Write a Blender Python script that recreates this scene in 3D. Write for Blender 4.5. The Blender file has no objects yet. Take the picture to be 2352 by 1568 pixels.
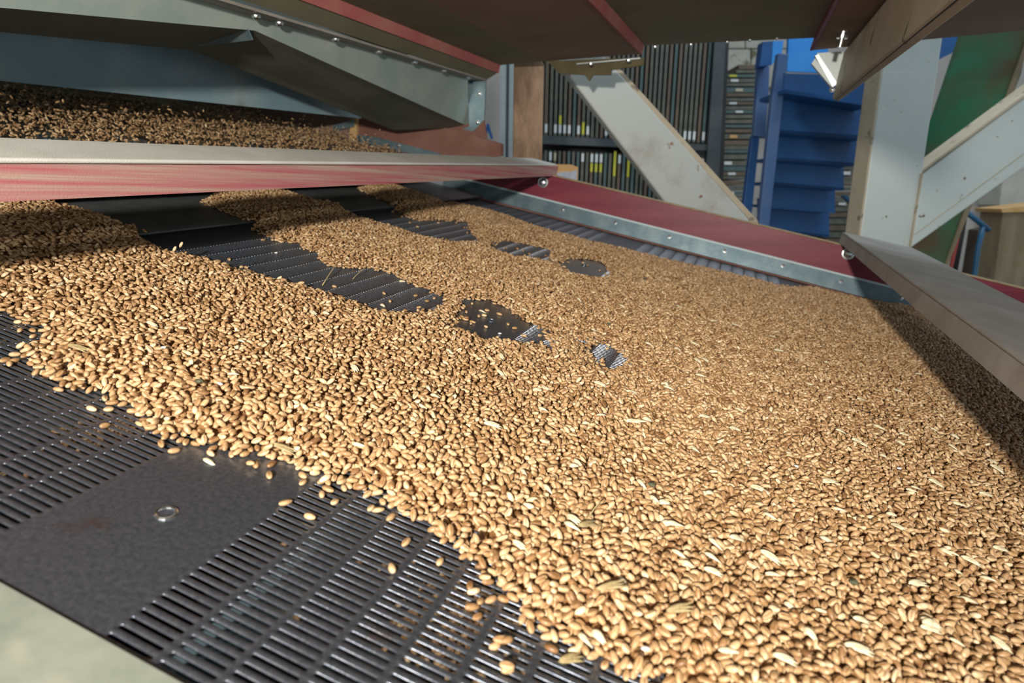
import bpy, math, random
import numpy as np
from mathutils import Vector, Matrix
random.seed(7); RNG = np.random.default_rng(7)
C = bpy.context.scene.collection
PI = math.pi

# ------------------------------------------------------------------ frames
# sieve frame: a = along the slots (down the slope), b = across the machine, n = normal of the sieve
# rotation sieve frame -> camera (x right, y down, z forward), found from the photograph's vanishing points
F = 1474.43
R = np.array([[0.91914777, 0.33801735, 0.20226628],
              [0.29407355, -0.24718018, -0.92326741],
              [-0.26208419, 0.90810034, -0.32659707]])
CX, CY = 1176.0, 784.0
H0 = 0.18                                   # camera height over the sieve
up = np.array([-0.21399583, 0.03898124, 0.97605648]); up /= np.linalg.norm(up)
wx = np.array([1.0, 0, 0]) - up * up[0]; wx /= np.linalg.norm(wx)
wy = np.cross(up, wx)
S = np.array([wx, wy, up])                  # sieve frame -> world axes
O = np.array([0.0, 0.0, 1.5])
def SW(a, b, n): return S @ np.array([a, b, n], float) + O
CAM = SW(0, 0, H0)
CW = R @ S.T                                # world -> camera
def ray(x, y): return CW.T @ np.array([(x - CX) / F, (y - CY) / F, 1.0])
def rays(x, y): return R.T @ np.array([(x - CX) / F, (y - CY) / F, 1.0])
def onN(x, y, n=0.0):                       # photo point -> sieve frame point on the plane n
    d = rays(x, y); t = (n - H0) / d[2]; return (d[0] * t, d[1] * t, n)
def onB(x, y, b):
    d = rays(x, y); t = b / d[1]; return (d[0] * t, b, H0 + d[2] * t)
def onA(x, y, a):
    d = rays(x, y); t = a / d[0]; return (a, d[1] * t, H0 + d[2] * t)
fwd = CW[2].copy(); fh = np.array([fwd[0], fwd[1], 0.0]); fh /= np.linalg.norm(fh)
rh = np.array([fh[1], -fh[0], 0.0])
def ATV(x, y, D):                           # photo point -> world point on the upright plane D metres ahead
    d = ray(x, y); return CAM + d * (D / (d @ fh))

# ------------------------------------------------------------------ camera, world, lights, exposure
cd = bpy.data.cameras.new('camera'); cam = bpy.data.objects.new('camera', cd); C.objects.link(cam)
cd.sensor_width = 36; cd.lens = F / 2352 * 36; cd.clip_start = 0.005; cd.clip_end = 60
M = np.eye(4); M[:3, 0] = CW[0]; M[:3, 1] = -CW[1]; M[:3, 2] = -CW[2]; M[:3, 3] = CAM
cam.matrix_world = Matrix(M.tolist())
cd.dof.use_dof = True; cd.dof.focus_distance = 0.46; cd.dof.aperture_fstop = 11
sc = bpy.context.scene; sc.camera = cam
vs = sc.view_settings; vs.view_transform = 'Standard'; vs.look = 'None'; vs.gamma = 1; vs.use_curve_mapping = False
vs.exposure = 0.0
w = bpy.data.worlds.new('world'); sc.world = w; w.use_nodes = True
bg = w.node_tree.nodes['Background']; bg.inputs[0].default_value = (0.80, 0.92, 1.0, 1); bg.inputs[1].default_value = 0.48
def light(name, kind, loc, power, color=(1, 1, 1), size=0.1, target=None):
    l = bpy.data.lights.new(name, kind); l.energy = power; l.color = color
    o = bpy.data.objects.new(name, l); C.objects.link(o); o.location = loc
    if kind == 'AREA':
        l.size = size
        o.rotation_euler = (Vector(target) - Vector(loc)).to_track_quat('-Z', 'Y').to_euler()
    else: l.shadow_soft_size = size
    return o
# work lamp / flash just above and behind the camera
wl_ = light('work_lamp', 'SPOT', SW(-0.02, -0.46, 0.35), 69, (1.0, 0.94, 0.85), 0.022)
wl_.data.spot_size = math.radians(86); wl_.data.spot_blend = 1.0
wl_.rotation_euler = (Vector(SW(-0.22, 0.78, 0.06)) - Vector(SW(-0.02, -0.46, 0.35))).to_track_quat('-Z', 'Y').to_euler()
# added area fill that brightens the stairs and the hall behind
light('hall_fill', 'AREA', ATV(2500, -1400, 1.9), 17, (0.85, 0.95, 1.0), 1.2, ATV(1800, 350, 2.6))

# ------------------------------------------------------------------ materials
MATS = {}
def nt(name):
    m = bpy.data.materials.new(name); m.use_nodes = True
    return m, m.node_tree.nodes, m.node_tree.links, m.node_tree.nodes['Principled BSDF']
def mat(name, col, col2=None, rough=0.5, metal=0.0, scale=8.0, stretch=(1, 1, 1), fac=(0.4, 0.65), bump=0.0, bscale=300, detail=6, spec=0.5, col3=None, scale3=40, fac3=(.62, .7)):
    if name in MATS: return MATS[name]
    m, N, L, b = nt(name)
    b.inputs['Roughness'].default_value = rough; b.inputs['Metallic'].default_value = metal
    b.inputs['Specular IOR Level'].default_value = spec
    tc = N.new('ShaderNodeTexCoord')
    src = None
    if col2:
        mp = N.new('ShaderNodeMapping'); mp.inputs['Scale'].default_value = stretch; L.new(tc.outputs['Object'], mp.inputs[0])
        n = N.new('ShaderNodeTexNoise'); n.inputs['Scale'].default_value = scale; n.inputs['Detail'].default_value = detail; n.inputs['Roughness'].default_value = .65
        L.new(mp.outputs[0], n.inputs['Vector'])
        r = N.new('ShaderNodeValToRGB'); r.color_ramp.elements[0].position = fac[0]; r.color_ramp.elements[1].position = fac[1]
        r.color_ramp.elements[0].color = (*col, 1); r.color_ramp.elements[1].color = (*col2, 1)
        L.new(n.outputs['Fac'], r.inputs[0]); src = r.outputs[0]
        if col3:
            n3 = N.new('ShaderNodeTexNoise'); n3.inputs['Scale'].default_value = scale3; n3.inputs['Detail'].default_value = 4
            L.new(tc.outputs['Object'], n3.inputs['Vector'])
            r3 = N.new('ShaderNodeValToRGB'); r3.color_ramp.elements[0].position = fac3[0]; r3.color_ramp.elements[1].position = fac3[1]
            L.new(n3.outputs['Fac'], r3.inputs[0])
            mx = N.new('ShaderNodeMix'); mx.data_type = 'RGBA'; L.new(r3.outputs[0], mx.inputs[0]); L.new(src, mx.inputs[6]); mx.inputs[7].default_value = (*col3, 1)
            src = mx.outputs[2]
        L.new(src, b.inputs['Base Color'])
    else: b.inputs['Base Color'].default_value = (*col, 1)
    if bump:
        n = N.new('ShaderNodeTexNoise'); n.inputs['Scale'].default_value = bscale; n.inputs['Detail'].default_value = 3
        L.new(tc.outputs['Object'], n.inputs['Vector'])
        bp = N.new('ShaderNodeBump'); bp.inputs['Strength'].default_value = bump; bp.inputs['Distance'].default_value = 0.001
        L.new(n.outputs['Fac'], bp.inputs['Height']); L.new(bp.outputs[0], b.inputs['Normal'])
    MATS[name] = m; return m
m_deck = mat('sieve_steel', (.13, .15, .19), (.25, .265, .30), .31, .8, 420, fac=(.35, .7), bump=.15, bscale=900, col3=(.16, .08, .045), scale3=22, fac3=(.66, .76))
m_zinc = mat('galvanised', (.24, .36, .42), (.36, .47, .50), .38, .75, 30, bump=.1)
m_screw2 = mat('trim_edge_highlight', (.62, .74, .78), None, .45, .3)  # trim's top lip, its edge highlight put into the pale colour
m_screw = mat('zinc_screw', (.75, .77, .76), None, .25, 1.0)
m_red = mat('maroon_paint', (.17, .010, .028), (.29, .042, .065), .42, 0, 7, (.5, 1, 5), (.4, .75), bump=.1, bscale=150)
m_edge = mat('bare_ply_edge', (.30, .21, .10), (.45, .33, .18), .7, 0, 60)
m_brownred = mat('dusty_maroon', (.20, .085, .06), (.27, .13, .10), .7, 0, 12, bump=.1)
m_dusttop = mat('dusty_grey_top', (.62, .62, .57), (.74, .74, .69), .75, 0, 14, (1, 1, 1), bump=.25, bscale=1400)
m_dustred = mat('streaked_red_front', (.46, .05, .10), (.50, .36, .29), .7, 0, 60, (1, .05, 3.5), (.30, .62), bump=.15, bscale=900)
m_greybar = mat('grey_bar', (.30, .275, .24), (.40, .38, .35), .55, 0.1, 14, bump=.2, bscale=1400)
m_near = mat('near_board_grey', (.20, .225, .185), (.27, .29, .24), .6, 0, 35, col3=(.33, .33, .26), scale3=60, fac3=(.6, .8))
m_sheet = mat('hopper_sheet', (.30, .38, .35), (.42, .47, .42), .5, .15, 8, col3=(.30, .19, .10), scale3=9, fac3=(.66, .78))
m_sheetdark = mat('shaded_hopper_sheet', (.14, .15, .11), (.20, .20, .16), .6, .1, 8)  # hopper sheet darkened, underside shade put into the colour
m_baffle = mat('baffle_sheet', (.26, .42, .50), (.40, .52, .54), .5, .05, 7, col3=(.24, .20, .13), scale3=10, fac3=(.66, .78))
m_ceil = mat('overhead_board', (.17, .165, .10), (.25, .22, .14), .8, 0, 6, (1, 1, 1), (.35, .7), bump=.1)
m_ceil2 = mat('overhead_brown_board', (.23, .15, .11), (.34, .22, .16), .8, 0, 5, (1, 1, 1), (.35, .7), bump=.1)
m_rib = mat('overhead_red_rib', (.42, .09, .10), (.46, .20, .15), .7, 0, 8, (1, 1, 1), (.35, .7))
m_white = mat('white_paint', (.58, .66, .64), (.68, .75, .72), .42, 0, 5, (1, 1, 1), (.3, .7), bump=.08, bscale=220, col3=(.16, .11, .07), scale3=45, fac3=(.70, .735))
m_whitedirty = mat('white_paint_dirty', (.53, .57, .54), (.34, .30, .24), .5, 0, 6, (1, 1, 1), (.52, .72), bump=.08, bscale=220, col3=(.25, .12, .05), scale3=30, fac3=(.70, .74))
m_beige = mat('dirty_beige_paint', (.48, .41, .29), (.60, .52, .39), .5, 0, 6, col3=(.12, .08, .04), scale3=20)
m_woodpost = mat('worn_wood', (.36, .24, .16), (.15, .09, .05), .8, 0, 5, (3, 3, 1), (.42, .60), bump=.5, bscale=60)
m_blue = mat('blue_paint', (.010, .07, .22), (.014, .11, .33), .4, 0, 4)
m_bluegrey = mat('blue_stringer', (.06, .13, .30), (.09, .16, .32), .45, 0, 6)
m_ltblue = mat('light_blue_paint', (.03, .25, .72), (.05, .32, .80), .35, 0, 5)
m_green = mat('green_paint', (.005, .17, .075), (.01, .23, .11), .5, 0, 5, col3=(.10, .055, .02), scale3=3, fac3=(.42, .60))
m_wall = mat('hall_plaster', (.52, .48, .44), (.60, .56, .52), .85, 0, 3)
m_floor = mat('concrete', (.16, .15, .13), (.24, .22, .20), .85, 0, 3)
m_block = mat('pale_blocks', (.50, .48, .42), (.60, .57, .50), .85, 0, 9, col3=(.2, .17, .1), scale3=12)
m_frame = mat('sieve_frame_grey', (.10, .105, .085), (.17, .165, .13), .6, 0, 20, (1, 1, 1))
m_frame2 = mat('sieve_frame_brown', (.17, .12, .085), (.12, .10, .07), .65, 0, 20)
m_frame3 = mat('sieve_frame_teal', (.07, .12, .12), (.11, .15, .14), .6, 0, 20)
m_rack = mat('rack_steel', (.06, .075, .085), (.09, .10, .10), .55, .3, 10)
m_tagw = mat('white_tag', (.75, .78, .78)); m_tagy = mat('yellow_tag', (.62, .60, .05)); m_tagt = mat('cream_tag', (.55, .48, .34))
m_tagg = mat('green_tag', (.05, .28, .08))
m_alu = mat('aluminium_profile', (.42, .47, .47), (.5, .55, .55), .4, .6, 10)
m_orange = mat('kraft_card', (.62, .36, .13), (.70, .44, .2), .8, 0, 12)
m_print = mat('card_print', (.55, .60, .72), (.36, .40, .50), .7, 0, 45)
m_bluepipe = mat('blue_pipe', (.02, .11, .22), None, .4)
m_redpipe = mat('red_pipe', (.28, .03, .02), None, .4)
m_dark = mat('dark_rubber', (.02, .02, .02), None, .6)
m_plank = mat('brown_plank', (.22, .17, .10), (.30, .24, .15), .75, 0, 6, (3, 3, .6), col3=(.25, .17, .05), scale3=8)
m_plate = mat('feed_plate_steel', (.13, .14, .145), (.19, .20, .20), .5, .4, 18, bump=.1)
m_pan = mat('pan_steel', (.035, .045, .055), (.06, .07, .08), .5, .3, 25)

def grain_mat(name, ramp, rough=.42):
    m, N, L, b = nt(name)
    at = N.new('ShaderNodeAttribute'); at.attribute_name = 'tint'
    sp = N.new('ShaderNodeSeparateColor'); L.new(at.outputs['Color'], sp.inputs[0])
    r = N.new('ShaderNodeValToRGB'); cr = r.color_ramp
    for i, (p, c) in enumerate(ramp):
        e = cr.elements[i] if i < 2 else cr.elements.new(p)
        e.position = p; e.color = (*c, 1)
    L.new(sp.outputs[0], r.inputs[0])
    tc = N.new('ShaderNodeTexCoord'); n = N.new('ShaderNodeTexNoise'); n.inputs['Scale'].default_value = 420; n.inputs['Detail'].default_value = 2
    L.new(tc.outputs['Object'], n.inputs['Vector'])
    mx = N.new('ShaderNodeMix'); mx.data_type = 'RGBA'; mx.blend_type = 'MULTIPLY'
    rr = N.new('ShaderNodeValToRGB'); rr.color_ramp.elements[0].position = .3; rr.color_ramp.elements[0].color = (.66, .58, .50, 1); rr.color_ramp.elements[1].position = .7; rr.color_ramp.elements[1].color = (1.08, 1.08, 1.08, 1)
    L.new(n.outputs['Fac'], rr.inputs[0]); mx.inputs[0].default_value = 1; L.new(r.outputs[0], mx.inputs[6]); L.new(rr.outputs[0], mx.inputs[7])
    # pale brush tip / germ end
    m2 = N.new('ShaderNodeMix'); m2.data_type = 'RGBA'; L.new(sp.outputs[1], m2.inputs[0]); L.new(mx.outputs[2], m2.inputs[6]); m2.inputs[7].default_value = (.80, .60, .38, 1)
    m3 = N.new('ShaderNodeMix'); m3.data_type = 'RGBA'; L.new(sp.outputs[2], m3.inputs[0]); L.new(m2.outputs[2], m3.inputs[6]); m3.inputs[7].default_value = (.22, .095, .03, 1)
    L.new(m3.outputs[2], b.inputs['Base Color'])
    b.inputs['Roughness'].default_value = rough; b.inputs['Specular IOR Level'].default_value = .45
    b.inputs['Subsurface Weight'].default_value = 0.0
    return m
m_grain = grain_mat('wheat', [(0, (.25, .13, .055)), (1, (.88, .70, .46)), (.25, (.45, .27, .125)), (.6, (.62, .415, .22)), (.85, (.76, .56, .33))])
m_husk = mat('dry_husk', (.66, .56, .35), (.80, .74, .54), .6, 0, 500)
m_huskdark = mat('dark_husk', (.30, .22, .10), (.45, .36, .18), .7, 0, 500)
m_seed = mat('dark_seed', (.05, .055, .03), (.10, .10, .05), .6, 0, 500)
m_chalk = mat('white_fragment', (.8, .8, .82), None, .6)
m_straw = mat('straw', (.45, .36, .16), (.6, .5, .26), .6, 0, 300)

# ------------------------------------------------------------------ mesh helpers
def link(name, verts, faces, m, parent=None, bevel=0, smooth=False, keep=False):
    v = np.array(verts, float).reshape(-1, 3)
    c = np.zeros(3) if keep else (v.min(0) + v.max(0)) / 2
    pc = np.array(parent.matrix_world.translation) if parent is not None else np.zeros(3)
    me = bpy.data.meshes.new(name); me.from_pydata([tuple(p) for p in (v - c)], [], [tuple(f) for f in faces]); me.materials.append(m); me.validate()
    o = bpy.data.objects.new(name, me); C.objects.link(o)
    o.matrix_world = Matrix.Translation(Vector(c))
    if parent is not None:
        o.parent = parent; o.location = Vector(c - pc)
    if smooth: me.polygons.foreach_set('use_smooth', [True] * len(me.polygons))
    if bevel:
        md = o.modifiers.new('bevel', 'BEVEL'); md.width = bevel; md.segments = 2; md.limit_method = 'ANGLE'
    return o
def tag(o, label, cat, group=None, kind=None):
    o['label'] = label; o['category'] = cat
    if group: o['group'] = group
    if kind: o['kind'] = kind
    return o
def empty(name, loc):
    o = bpy.data.objects.new(name, None); C.objects.link(o); o.empty_display_size = .05
    o.location = tuple(loc); o.matrix_world = Matrix.Translation(Vector(tuple(loc))); return o
def prismdata(pts, vec):
    p = [np.array(q, float) for q in pts]; n = len(p); vec = np.array(vec, float)
    v = p + [q + vec for q in p]
    f = [list(range(n)), list(range(2 * n - 1, n - 1, -1))] + [[i, i + n, (i + 1) % n + n, (i + 1) % n] for i in range(n)]
    nrm = np.zeros(3)
    for i in range(n): nrm += np.cross(p[i], p[(i + 1) % n])
    if nrm @ vec > 0: f = [list(reversed(q)) for q in f]
    return v, f
def prism(name, pts, vec, m, parent=None, bevel=0):
    v, f = prismdata(pts, vec); return link(name, v, f, m, parent, bevel)
def sprism(name, pts, vec, m, parent=None, bevel=0):   # points and vector in the sieve frame
    return prism(name, [SW(*p) for p in pts], S @ np.array(vec, float), m, parent, bevel)
def sbox(name, lo, hi, m, parent=None, bevel=0):
    (x0, y0, z0), (x1, y1, z1) = lo, hi
    return sprism(name, [(x0, y0, z0), (x1, y0, z0), (x1, y1, z0), (x0, y1, z0)], (0, 0, z1 - z0), m, parent, bevel)
def boxdata(c, ax, ay, az):
    c = np.array(c, float); v = []
    for k in (-1, 1):
        for i, j in ((-1, -1), (1, -1), (1, 1), (-1, 1)): v.append(c + i * np.array(ax) + j * np.array(ay) + k * np.array(az))
    f = [(3, 2, 1, 0), (4, 5, 6, 7)] + [(i, (i + 1) % 4, (i + 1) % 4 + 4, i + 4) for i in range(4)]
    return v, f
def upright(name, pts, D, depth, m, parent=None, bevel=0, dirv=None, foot=()):   # outline in the photo on the upright plane D ahead, extruded away from us
    Q = [ATV(x, y, D) for x, y in pts]
    for k in foot: Q[k][2] = 0.0
    return prism(name, Q, (fh if dirv is None else dirv) * depth, m, parent, bevel)
def lathe(name, base, axis, prof, m, parent=None, seg=16):    # profile (r, h) along axis
    ax = np.array(axis, float); ax /= np.linalg.norm(ax)
    t = np.cross(ax, [0.3, 0.9, 0.1]); t /= np.linalg.norm(t); u = np.cross(ax, t)
    v = []; f = []
    for r, h in prof:
        for k in range(seg):
            th = 2 * PI * k / seg; v.append(np.array(base) + ax * h + r * (math.cos(th) * t + math.sin(th) * u))
    for i in range(len(prof) - 1):
        for k in range(seg):
            a, b2 = i * seg + k, i * seg + (k + 1) % seg; f.append((a, b2, b2 + seg, a + seg))
    f.append(tuple(range(seg - 1, -1, -1))); f.append(tuple(range((len(prof) - 1) * seg, len(prof) * seg)))
    return link(name, v, f, m, parent, smooth=False)
def tube(name, pts, r, m, parent=None, seg=10):
    P = [np.array(p, float) for p in pts]; v = []; f = []
    for i, p in enumerate(P):
        d = P[min(i + 1, len(P) - 1)] - P[max(i - 1, 0)]; d /= np.linalg.norm(d)
        t = np.cross(d, [0.31, 0.2, 0.93]); t /= np.linalg.norm(t); u = np.cross(d, t)
        for k in range(seg):
            th = 2 * PI * k / seg; v.append(p + r * (math.cos(th) * t + math.sin(th) * u))
    for i in range(len(P) - 1):
        for k in range(seg):
            a, b2 = i * seg + k, i * seg + (k + 1) % seg; f.append((a, b2, b2 + seg, a + seg))
    f.append(tuple(range(seg - 1, -1, -1))); f.append(tuple(range((len(P) - 1) * seg, len(P) * seg)))
    return link(name, v, f, m, parent, smooth=True)
def screw(parent, p, axis, r, name='screw'):
    """dome head with a little washer, p and axis in the sieve frame"""
    return lathe(name, SW(*p), S @ np.array(axis, float), [(r * 1.25, -.001), (r * 1.25, r * .18), (r * .98, r * .2), (r * .9, r * .5), (r * .62, r * .78), (r * .25, r * .9)], m_screw, parent, 14)

# ------------------------------------------------------------------ the hall
D3 = 4.2
def structure(o): o['kind'] = 'structure'; return o
hc = CAM + fh * 2.0
v, f = boxdata((hc[0], hc[1], -.05), rh * 5, fh * 5, (0, 0, .05)); structure(link('floor', v, f, m_floor))
wc = CAM + fh * 5.2
v, f = boxdata((wc[0], wc[1], 2.0), rh * 5, fh * .1, (0, 0, 2.0)); structure(link('wall_back', v, f, m_wall))
wc = CAM - rh * 4.5 + fh * 2
v, f = boxdata((wc[0], wc[1], 2.0), rh * .1, fh * 4, (0, 0, 2.0)); structure(link('wall_left', v, f, m_wall))

# ------------------------------------------------------------------ sieve deck
A0, A1, B0, B1 = -0.515, 0.53, 0.118, 1.284
PITCH, ROW, NR, BAND = 0.0041, 0.0213, 12, 0.066
XS = []                                       # (start, end, kind)
per = NR * ROW + BAND
cells_a = []; bands = []
for k in range(-2, 3):
    c = -0.180 + k * per
    bands.append((c - BAND / 2, c + BAND / 2))
    for r in range(NR): cells_a.append(c + BAND / 2 + r * ROW)
cells_a = [x for x in cells_a if x >= A0 and x + ROW <= A1]
def ring(n_arc, hx, hy, r):                   # rounded-end slot outline, counter-clockwise, 12 points
    pts = []
    for sx in (1, -1):
        for k in range(6):
            th = -PI / 2 + PI * k / 5 + (0 if sx > 0 else PI)
            pts.append((sx * (hx - r) + r * math.cos(th), r * math.sin(th)))
    return np.array(pts)
def cellring(hx, hy):
    q = [(-0, 0)] * 12
    q = [(hx * .9, -hy), (hx, -hy), (hx, -hy * .33), (hx, hy * .33), (hx, hy), (hx * .9, hy),
         (-hx * .9, hy), (-hx, hy), (-hx, hy * .33), (-hx, -hy * .33), (-hx, -hy), (-hx * .9, -hy)]
    return np.array(q)
hx, hy = ROW / 2, PITCH / 2
o0 = cellring(hx, hy); r1 = ring(6, hx - .00115, 0, .00102); r2 = ring(6, hx - .00130, 0, .00086)
tmpl = np.concatenate([np.c_[o0, np.zeros(12)], np.c_[r1, np.full(12, -.00005)], np.c_[r2, np.full(12, -.00022)], np.c_[r2, np.full(12, -.0006)]])
tf = []
for l in range(3):
    for k in range(12):
        a, b = l * 12 + k, l * 12 + (k + 1) % 12; tf.append((a, b, b + 12, a + 12))
tf = np.array(tf)
nb = int((B1 - B0) / PITCH); bs = B0 + PITCH * (np.arange(nb) + .5)
ca = np.array(cells_a) + ROW / 2
G = np.stack(np.meshgrid(ca, bs, indexing='ij'), -1).reshape(-1, 2)
V = (tmpl[None] + np.c_[G, np.zeros(len(G))][:, None, :]).reshape(-1, 3)
Fq = (tf[None] + (np.arange(len(G)) * 48)[:, None, None]).reshape(-1, 4)
ex_v = []; ex_f = []
bt = B0 + nb * PITCH
def flat(a0, a1, b0, b1):
    i = len(V) + len(ex_v); ex_v.extend([(a0, b0, 0), (a1, b0, 0), (a1, b1, 0), (a0, b1, 0)]); ex_f.append((i, i + 1, i + 2, i + 3))
edges = sorted([A0] + [x for x in (c for b in bands for c in b) if A0 < x < A1] + [A1])
for (p, q) in bands:
    p, q = max(p, A0), min(q, A1)
    if q > p: flat(p, q, B0, bt)
la = max(cells_a) + ROW
if la < A1 and not any(p <= la < q for p, q in bands): flat(la, A1, B0, bt)
fa = min(cells_a)
if fa > A0 and not any(p < fa - 1e-4 <= q for p, q in bands): flat(A0, fa, B0, bt)
flat(A0, A1, bt, B1)
def bigmesh(name, V, F4, m, smooth=False, attr=None):
    me = bpy.data.meshes.new(name)
    V = np.ascontiguousarray(V, np.float32); F4 = np.ascontiguousarray(F4, np.int32)
    me.vertices.add(len(V)); me.vertices.foreach_set('co', V.ravel())
    k = F4.shape[1]
    me.loops.add(F4.size); me.loops.foreach_set('vertex_index', F4.ravel())
    me.polygons.add(len(F4)); me.polygons.foreach_set('loop_start', np.arange(0, F4.size, k, dtype=np.int32)); me.polygons.foreach_set('loop_total', np.full(len(F4), k, np.int32))
    if smooth: me.polygons.foreach_set('use_smooth', np.ones(len(F4), bool))
    if attr is not None:
        A = me.attributes.new('tint', 'FLOAT_COLOR', 'POINT'); A.data.foreach_set('color', np.ascontiguousarray(attr, np.float32).ravel())
    me.materials.append(m); me.update(calc_edges=True)
    return me
S4 = np.eye(4); S4[:3, :3] = S; S4[:3, 3] = O; SM = Matrix(S4.tolist())
deck = empty('sieve_screen', SW(0, .7, 0)); tag(deck, 'dark steel slotted sieve screen under the wheat', 'sieve')
me = bigmesh('slotted_plate', np.concatenate([V, np.array(ex_v)]), np.concatenate([Fq, np.array(ex_f)]), m_deck)
pl = bpy.data.objects.new('slotted_plate', me); C.objects.link(pl); pl.parent = deck
pl.matrix_parent_inverse = deck.matrix_world.inverted(); pl.matrix_basis = SM
for c in (-0.179, -0.179 + per):
    for b in (.174, .538, .902):
        if c > 0 and b < .3: continue
        lathe('rivet', SW(c, b, -.0006), up * 0 + S @ np.array([0, 0, 1.]), [(.0047, .0), (.0046, .0010), (.0040, .0015), (.0033, .0011), (.0029, -.0004), (.0004, -.0005)], m_screw if b < .3 else m_deck, deck, 24)

# pan under the sieve with its support bars
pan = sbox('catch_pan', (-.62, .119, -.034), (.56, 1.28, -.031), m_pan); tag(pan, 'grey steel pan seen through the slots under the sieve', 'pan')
for i, (x, y, n) in enumerate(((560, 1410, -.012), (20, 960, -.012))):
    a = onN(x, y, n)[0]
    o = sprism('support_bar', [(a - .004, .12, -.0045), (a + .004, .12, -.0045), (a + .004, .12, -.028), (a - .004, .12, -.028)], (0, 1.15, 0), m_zinc)
    tag(o, ['thin bright support bar under the slots by the near board', 'thin support bar under the slots at the left edge'][i], 'bar')

# ------------------------------------------------------------------ side panel (far side), its trim and bolts
sp = empty('side_panel', SW(0, 1.32, .04)); tag(sp, 'long maroon painted side panel at the far edge of the sieve', 'panel')
sprism('board', [(-.60, 1.300, -.06), (.75, 1.300, -.06), (.75, 1.300, .082), (-.60, 1.300, .080)], (0, .022, 0), m_red, sp)
sprism('top_edge', [(-.60, 1.2995, .0805), (.75, 1.2995, .0825), (.75, 1.3225, .0825), (-.60, 1.3225, .0805)], (0, 0, .0016), m_edge, sp)
tr = sprism('trim_strip', [(-.60, 1.288, .0035), (-.60, 1.2905, .002), (-.60, 1.2995, .029), (-.60, 1.2965, .031)], (1.3, 0, 0), mat('dull_trim', (.13, .20, .235), (.21, .28, .31), .4, .5, 30, bump=.1), sp)
hl = sprism('trim_top', [(-.60, 1.2950, .0305), (-.60, 1.2995, .0290), (-.60, 1.2999, .0335), (-.60, 1.2962, .0335)], (1.3, 0, 0), m_screw2, sp)
lip = sprism('trim_lip', [(-.60, 1.282, .0012), (-.60, 1.290, .0012), (-.60, 1.290, .0042), (-.60, 1.282, .0032)], (1.3, 0, 0), m_brownred, sp)
for x, y in ((1293, 478), (1413.6, 508), (1537.8, 541), (1665, 575), (1799, 610), (1933, 647), (2071, 684.5)):
    p = onB(x, y, 1.290); nn = np.array([0, -.95, .3])
    screw(tr, (p[0], 1.2925, min(max(p[2], .012), .022)), nn, .0028)
for x, y in ((1246, 419), (1949, 583)):
    p = onB(x, y, 1.295); screw(sp, (p[0], 1.2995, p[2]), (0, -1, .05), .0085, 'bolt')
# small paper scrap / chip on the panel's top edge
# ------------------------------------------------------------------ cross bars
def crossbar(name, a, z0, z1, w, b0, b1, mf, mt, label, bp=.0012):
    r = empty(name, SW(a, 1.0, z0)); tag(r, label, 'bar')
    sprism('front_face', [(a, b0, z0), (a, b1, z0), (a, b1, z1), (a, b0, z1)], (.003 if w > 0 else .003, 0, 0), mf, r)
    sprism('top_face', [(a - .0005, b0, z1), (a - .0005, b1, z1), (a + w, b1, z1 + .001), (a + w, b0, z1 + .001)], (0, 0, .003), mt, r, bp)
    return r
lb = crossbar('cross_bar', -.368, .081, .1005, -.055, .10, 1.3235, m_dustred, m_dusttop, 'dusty grey topped cross bar with streaked red front, left half')
sprism('back_face', [(-.423, .10, .081), (-.423, 1.3235, .081), (-.423, 1.3235, .1005), (-.423, .10, .1005)], (.003, 0, 0), m_brownred, lb)
rb = crossbar('cross_bar', .190, .084, .1010, .118, .12, 1.3235, m_greybar, m_greybar, 'plain dusty grey cross bar at the right edge of the frame')
# near side board
nbd = sprism('near_board', [(-.9, .102, .030), (.6, .102, .030), (.6, .096, .034), (.6, .02, .034), (-.9, .02, .034), (-.9, .096, .034)][0:0] or
             [(-.9, .1175, -.03), (-.9, .1175, .0008), (-.9, .1170, .0012), (-.9, .03, .0012), (-.9, .03, -.03)], (1.5, 0, 0), m_near)
tag(nbd, 'blurred grey green near side board at the lower left corner', 'board')

# ------------------------------------------------------------------ feed plates and trays at the left
PZ = .007
fp = sprism('feed_plate', [(-.70, .40, PZ), (-.501, .40, PZ), (-.501, 1.285, PZ), (-.70, 1.285, PZ)], (0, 0, .0018), m_plate); tag(fp, 'smooth dark feed plate in the shade under the left cross bar', 'plate')
ft = empty('feed_tray', SW(-.9, .9, .045)); tag(ft, 'grey feed tray behind the left cross bar, under jumping wheat', 'tray')
sprism('tray_floor', [(-1.25, .25, .044), (-.565, .25, .040), (-.565, 1.295, .040), (-1.25, 1.295, .044)], (0, 0, -.002), m_plate, ft)  # front edge carried forward out of sight to shade the feed plate
sprism('tray_front', [(-.702, .25, .012), (-.702, 1.295, .012), (-.702, 1.295, .046), (-.702, .25, .046)], (.002, 0, 0), m_plate, ft)
for i, b in enumerate(np.linspace(.35, 1.2, 9)):
    sprism('tray_cleat', [(-.80, b, .042), (-.72, b, .040), (-.72, b + .028, .040), (-.80, b + .028, .042)], (0, 0, .004), m_zinc, ft)
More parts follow.
